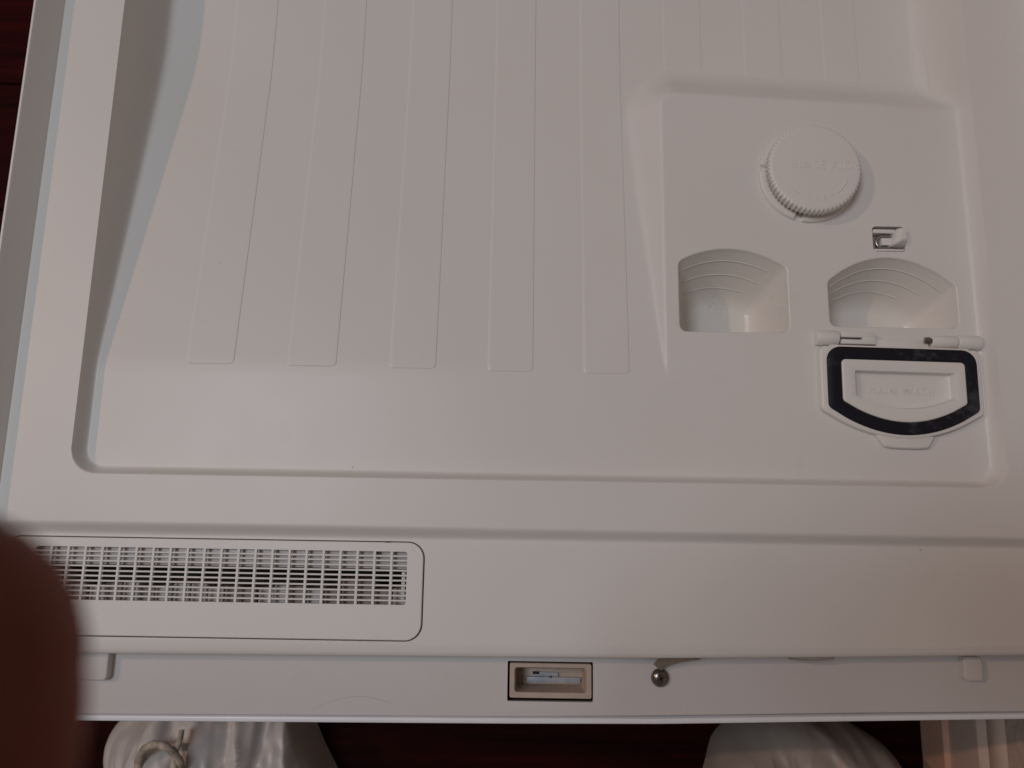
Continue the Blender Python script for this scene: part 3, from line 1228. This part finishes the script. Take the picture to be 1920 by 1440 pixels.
latch = empty("door_latch")
latch.parent = door
latch['label'] = "tan plastic latch socket with grey slide inside"
FO = rect_pts(1.4, 46.0, -97.9, -79.9, 0.7, 3)
FI = rect_pts(4.2, 43.2, -94.9, -82.2, 1.4, 5)
FO = rect_pts(1.4, 46.0, -97.9, -79.9, 1.0, 5)
rg = [ring(FO, ZL - 6), ring(FO, ZL + 0.1), ring(inset(FO, 0.3), ZL + 0.4), ring(inset(FI, -0.3), ZL + 0.4), ring(FI, ZL + 0.05),
      ring(rect_pts(5.6, 42.0, -94.2, -86.2, 1.2, 5), ZL - 19)]
V, Fc = loft(rg, True)
mesh("latch_frame", V, Fc, M['tan'], latch, 35)
box("latch_gap", -0.5, 47.6, -100.4, -78.2, ZL - 24, ZL - 20, M['dark'], latch)
box("latch_gap", -0.6, 47.7, -101.2, -100.0, ZL - 20, ZL - 3.2, M['dark'], latch)
box("latch_back", 5.0, 42.6, -94.6, -85.6, ZL - 19.8, ZL - 17.2, M['tan'], latch, 0.2)
box("latch_slide", 11.0, 41.4, -93.4, -90.2, ZL - 17.1, ZL - 15.4, M['slide'], latch, 0.3)
box("latch_slide", 15.6, 29.0, -90.1, -87.6, ZL - 17.1, ZL - 15.8, M['slide'], latch, 0.3)
box("latch_stop", 14.4, 18.0, -88.6, -87.2, ZL - 15.7, ZL - 15.0, M['dark'], latch, 0.2)
V, Fc = tube([(24.6, -90.0, ZL - 15.6), (24.6, -90.0, ZL - 14.9)], 0.55, 8)
mesh("latch_pin", V, Fc, M['dark'], latch)

# dome-headed screw
scr = empty("screw", (83.4 * MM, -86.3 * MM, ZL * MM))
scr.parent = door
scr['label'] = "dark dome-headed steel screw in the ledge"
rings = []
for (r, z) in ((5.0, 0.02), (5.0, 0.5), (4.75, 1.2), (4.2, 1.95), (3.3, 2.55), (2.2, 2.9), (1.1, 3.05), (0.3, 3.08)):
    rings.append([(r * math.cos(2 * math.pi * k / 40), r * math.sin(2 * math.pi * k / 40), z) for k in range(40)])
V, Fc = loft(rings, True, False, True)
mesh("screw_head", V, Fc, M['screw'], scr, 60)
for k, a in enumerate((0.35, 0.35 + math.pi / 2)):
    o = box("cross_slot", -2.1, 2.1, -0.42, 0.42, 1.6, 3.11, M['dark'], scr)
    o.rotation_euler = (0, 0, a)

# rounded stops standing on the ledge
stop_me = None
for (xa, xb, ya, lab) in ((-232.0, -215.4, -91.6, None), (247.0, 257.4, -84.6, None)):
    ol = rect_pts(xa, xb, ya, -72.0, 2.6, 6)
    slab("door_stop", ol, ZL - 0.5, ZL + 5.2, M['ledge'], door, 1.0)

# torn sealing strip peeping out from under the lip
fl = [(79.8, -75.0, ZL + 11), (78.8, -78.4, ZL + 6.4), (81.0, -80.2, ZL + 4.4), (83.4, -82.0, ZL + 3.8), (85.6, -79.8, ZL + 5.0),
      (89.5, -77.8, ZL + 7.0), (95.0, -76.2, ZL + 9.0), (102.0, -74.8, ZL + 11.0), (105.0, -72.5, ZL + 12), (96.0, -72.5, ZL + 12.5), (84.0, -72.5, ZL + 12.5)]
V = fl + [(x, y, z - 0.5) for x, y, z in fl]
n = len(fl)
Fc = [tuple(range(n)), tuple(n + i for i in range(n))[::-1]] + [(i, (i + 1) % n, n + (i + 1) % n, n + i) for i in range(n)]
mesh("sealing_strip", V, Fc, M['foam'], door, 20)
pth = [(150 + k * 2.2, -73.2 - 1.0 * math.sin(math.pi * k / 11) + 0.029 * k, ZL + 11) for k in range(12)]
V, Fc = tube(pth, 0.5, 6)
mesh("sealing_strip", V, Fc, M['seam'], door, 60)

# stray hair and crumbs lying on the panel
hp = []
for k in range(22):
    t = k / 21
    hp.append((-105 + 42 * t, -105.5 + 7.0 * math.sin(t * 2.6), ZL + 0.12 + 0.25 * math.sin(3.1 * t)))
V, Fc = tube(hp, 0.032, 5)
hair = mesh("stray_hair", V, Fc, M['hair'], None, 60)
hair['label'] = "thin stray hair lying on the front ledge"
hair['category'] = "hair"

# ------------------------------------------------------------------ the photographer's hand and phone
to_w = cam.matrix_world


def cw(p):
    return to_w @ (Vector(p) * MM)


path = [(-100, -46, 12), (-92, -60, -6), (-74, -68, -26), (-60, -58, -41), (-51.0, -42, -49), (-46.6, -29.4, -52), (-45.4, -21.0, -53)]
rad = [14, 13.4, 13.2, 13.0, 13.8, 14.0, 13.2]
pts = [Vector(p) for p in path]
# dense spline
dense, dr = [], []
for i in range(len(pts) - 1):
    p0, p1, p2, p3 = pts[max(i - 1, 0)], pts[i], pts[i + 1], pts[min(i + 2, len(pts) - 1)]
    for k in range(8):
        t = k / 8
        dense.append(0.5 * ((2 * p1) + (p2 - p0) * t + (2 * p0 - 5 * p1 + 4 * p2 - p3) * t * t + (3 * p1 - p0 - 3 * p2 + p3) * t ** 3))
        dr.append(rad[i] * (1 - t) + rad[i + 1] * t)
end = pts[-1]
dirn = (pts[-1] - pts[-2]).normalized()
for k in range(0, 7):
    q = k / 6 * math.pi / 2 * 0.97
    dense.append(end + dirn * 12.5 * math.sin(q))
    dr.append(13.2 * math.cos(q) ** 0.9)
V, Fc = tube([tuple(p) for p in dense], dr, 28)
fv = [tuple(cw(v) * 1000) for v in V]
finger = mesh("finger", fv, Fc, M['skinp'], None, 80)
finger['label'] = "dark out-of-focus fingertip intruding over the vent's left end"
finger['category'] = "finger"
nv, nf = [], []
side = dirn.cross(Vector((0, 0, 1))).normalized()
for j in range(7):
    for i in range(9):
        u, v_ = -1 + 2 * i / 8, j / 6
        hw = 6.2 * (1 - 0.25 * v_ ** 4)
        p = pts[-2] + dirn * (-2 + 13 * v_) + side * hw * u + Vector((0, 0, -1)) * (12.3 - 2.6 * u * u - 2.6 * v_ ** 2)
        nv.append(tuple(cw(p) * 1000))
nf = [(j * 9 + i, j * 9 + i + 1, (j + 1) * 9 + i + 1, (j + 1) * 9 + i) for j in range(6) for i in range(8)]
mesh("nail", nv, nf, M['nail'], finger, 80)

phone = empty("smartphone", tuple(CAMP), "dark smartphone held above the door to take the picture", "phone")
ph = rect_pts(-34, 128, -37, 38, 9, 8)
for nm, ol, z0, z1, mt in (("phone_body", ph, 2.0, 10.0, plain("phone_case", (0.02, 0.02, 0.022), 0.5)),
                           ("phone_screen", inset(ph, 2.5), 10.05, 10.4, plain("phone_glass", (0.015, 0.015, 0.02), 0.1))):
    V, Fc = loft([ring(ol, z0), ring(ol, z1)], True, True, True)
    o = mesh(nm, [tuple(cw(v) * 1000) for v in V], Fc, mt, phone, 30)
    o.matrix_parent_inverse = Matrix.Translation(phone.location).inverted()
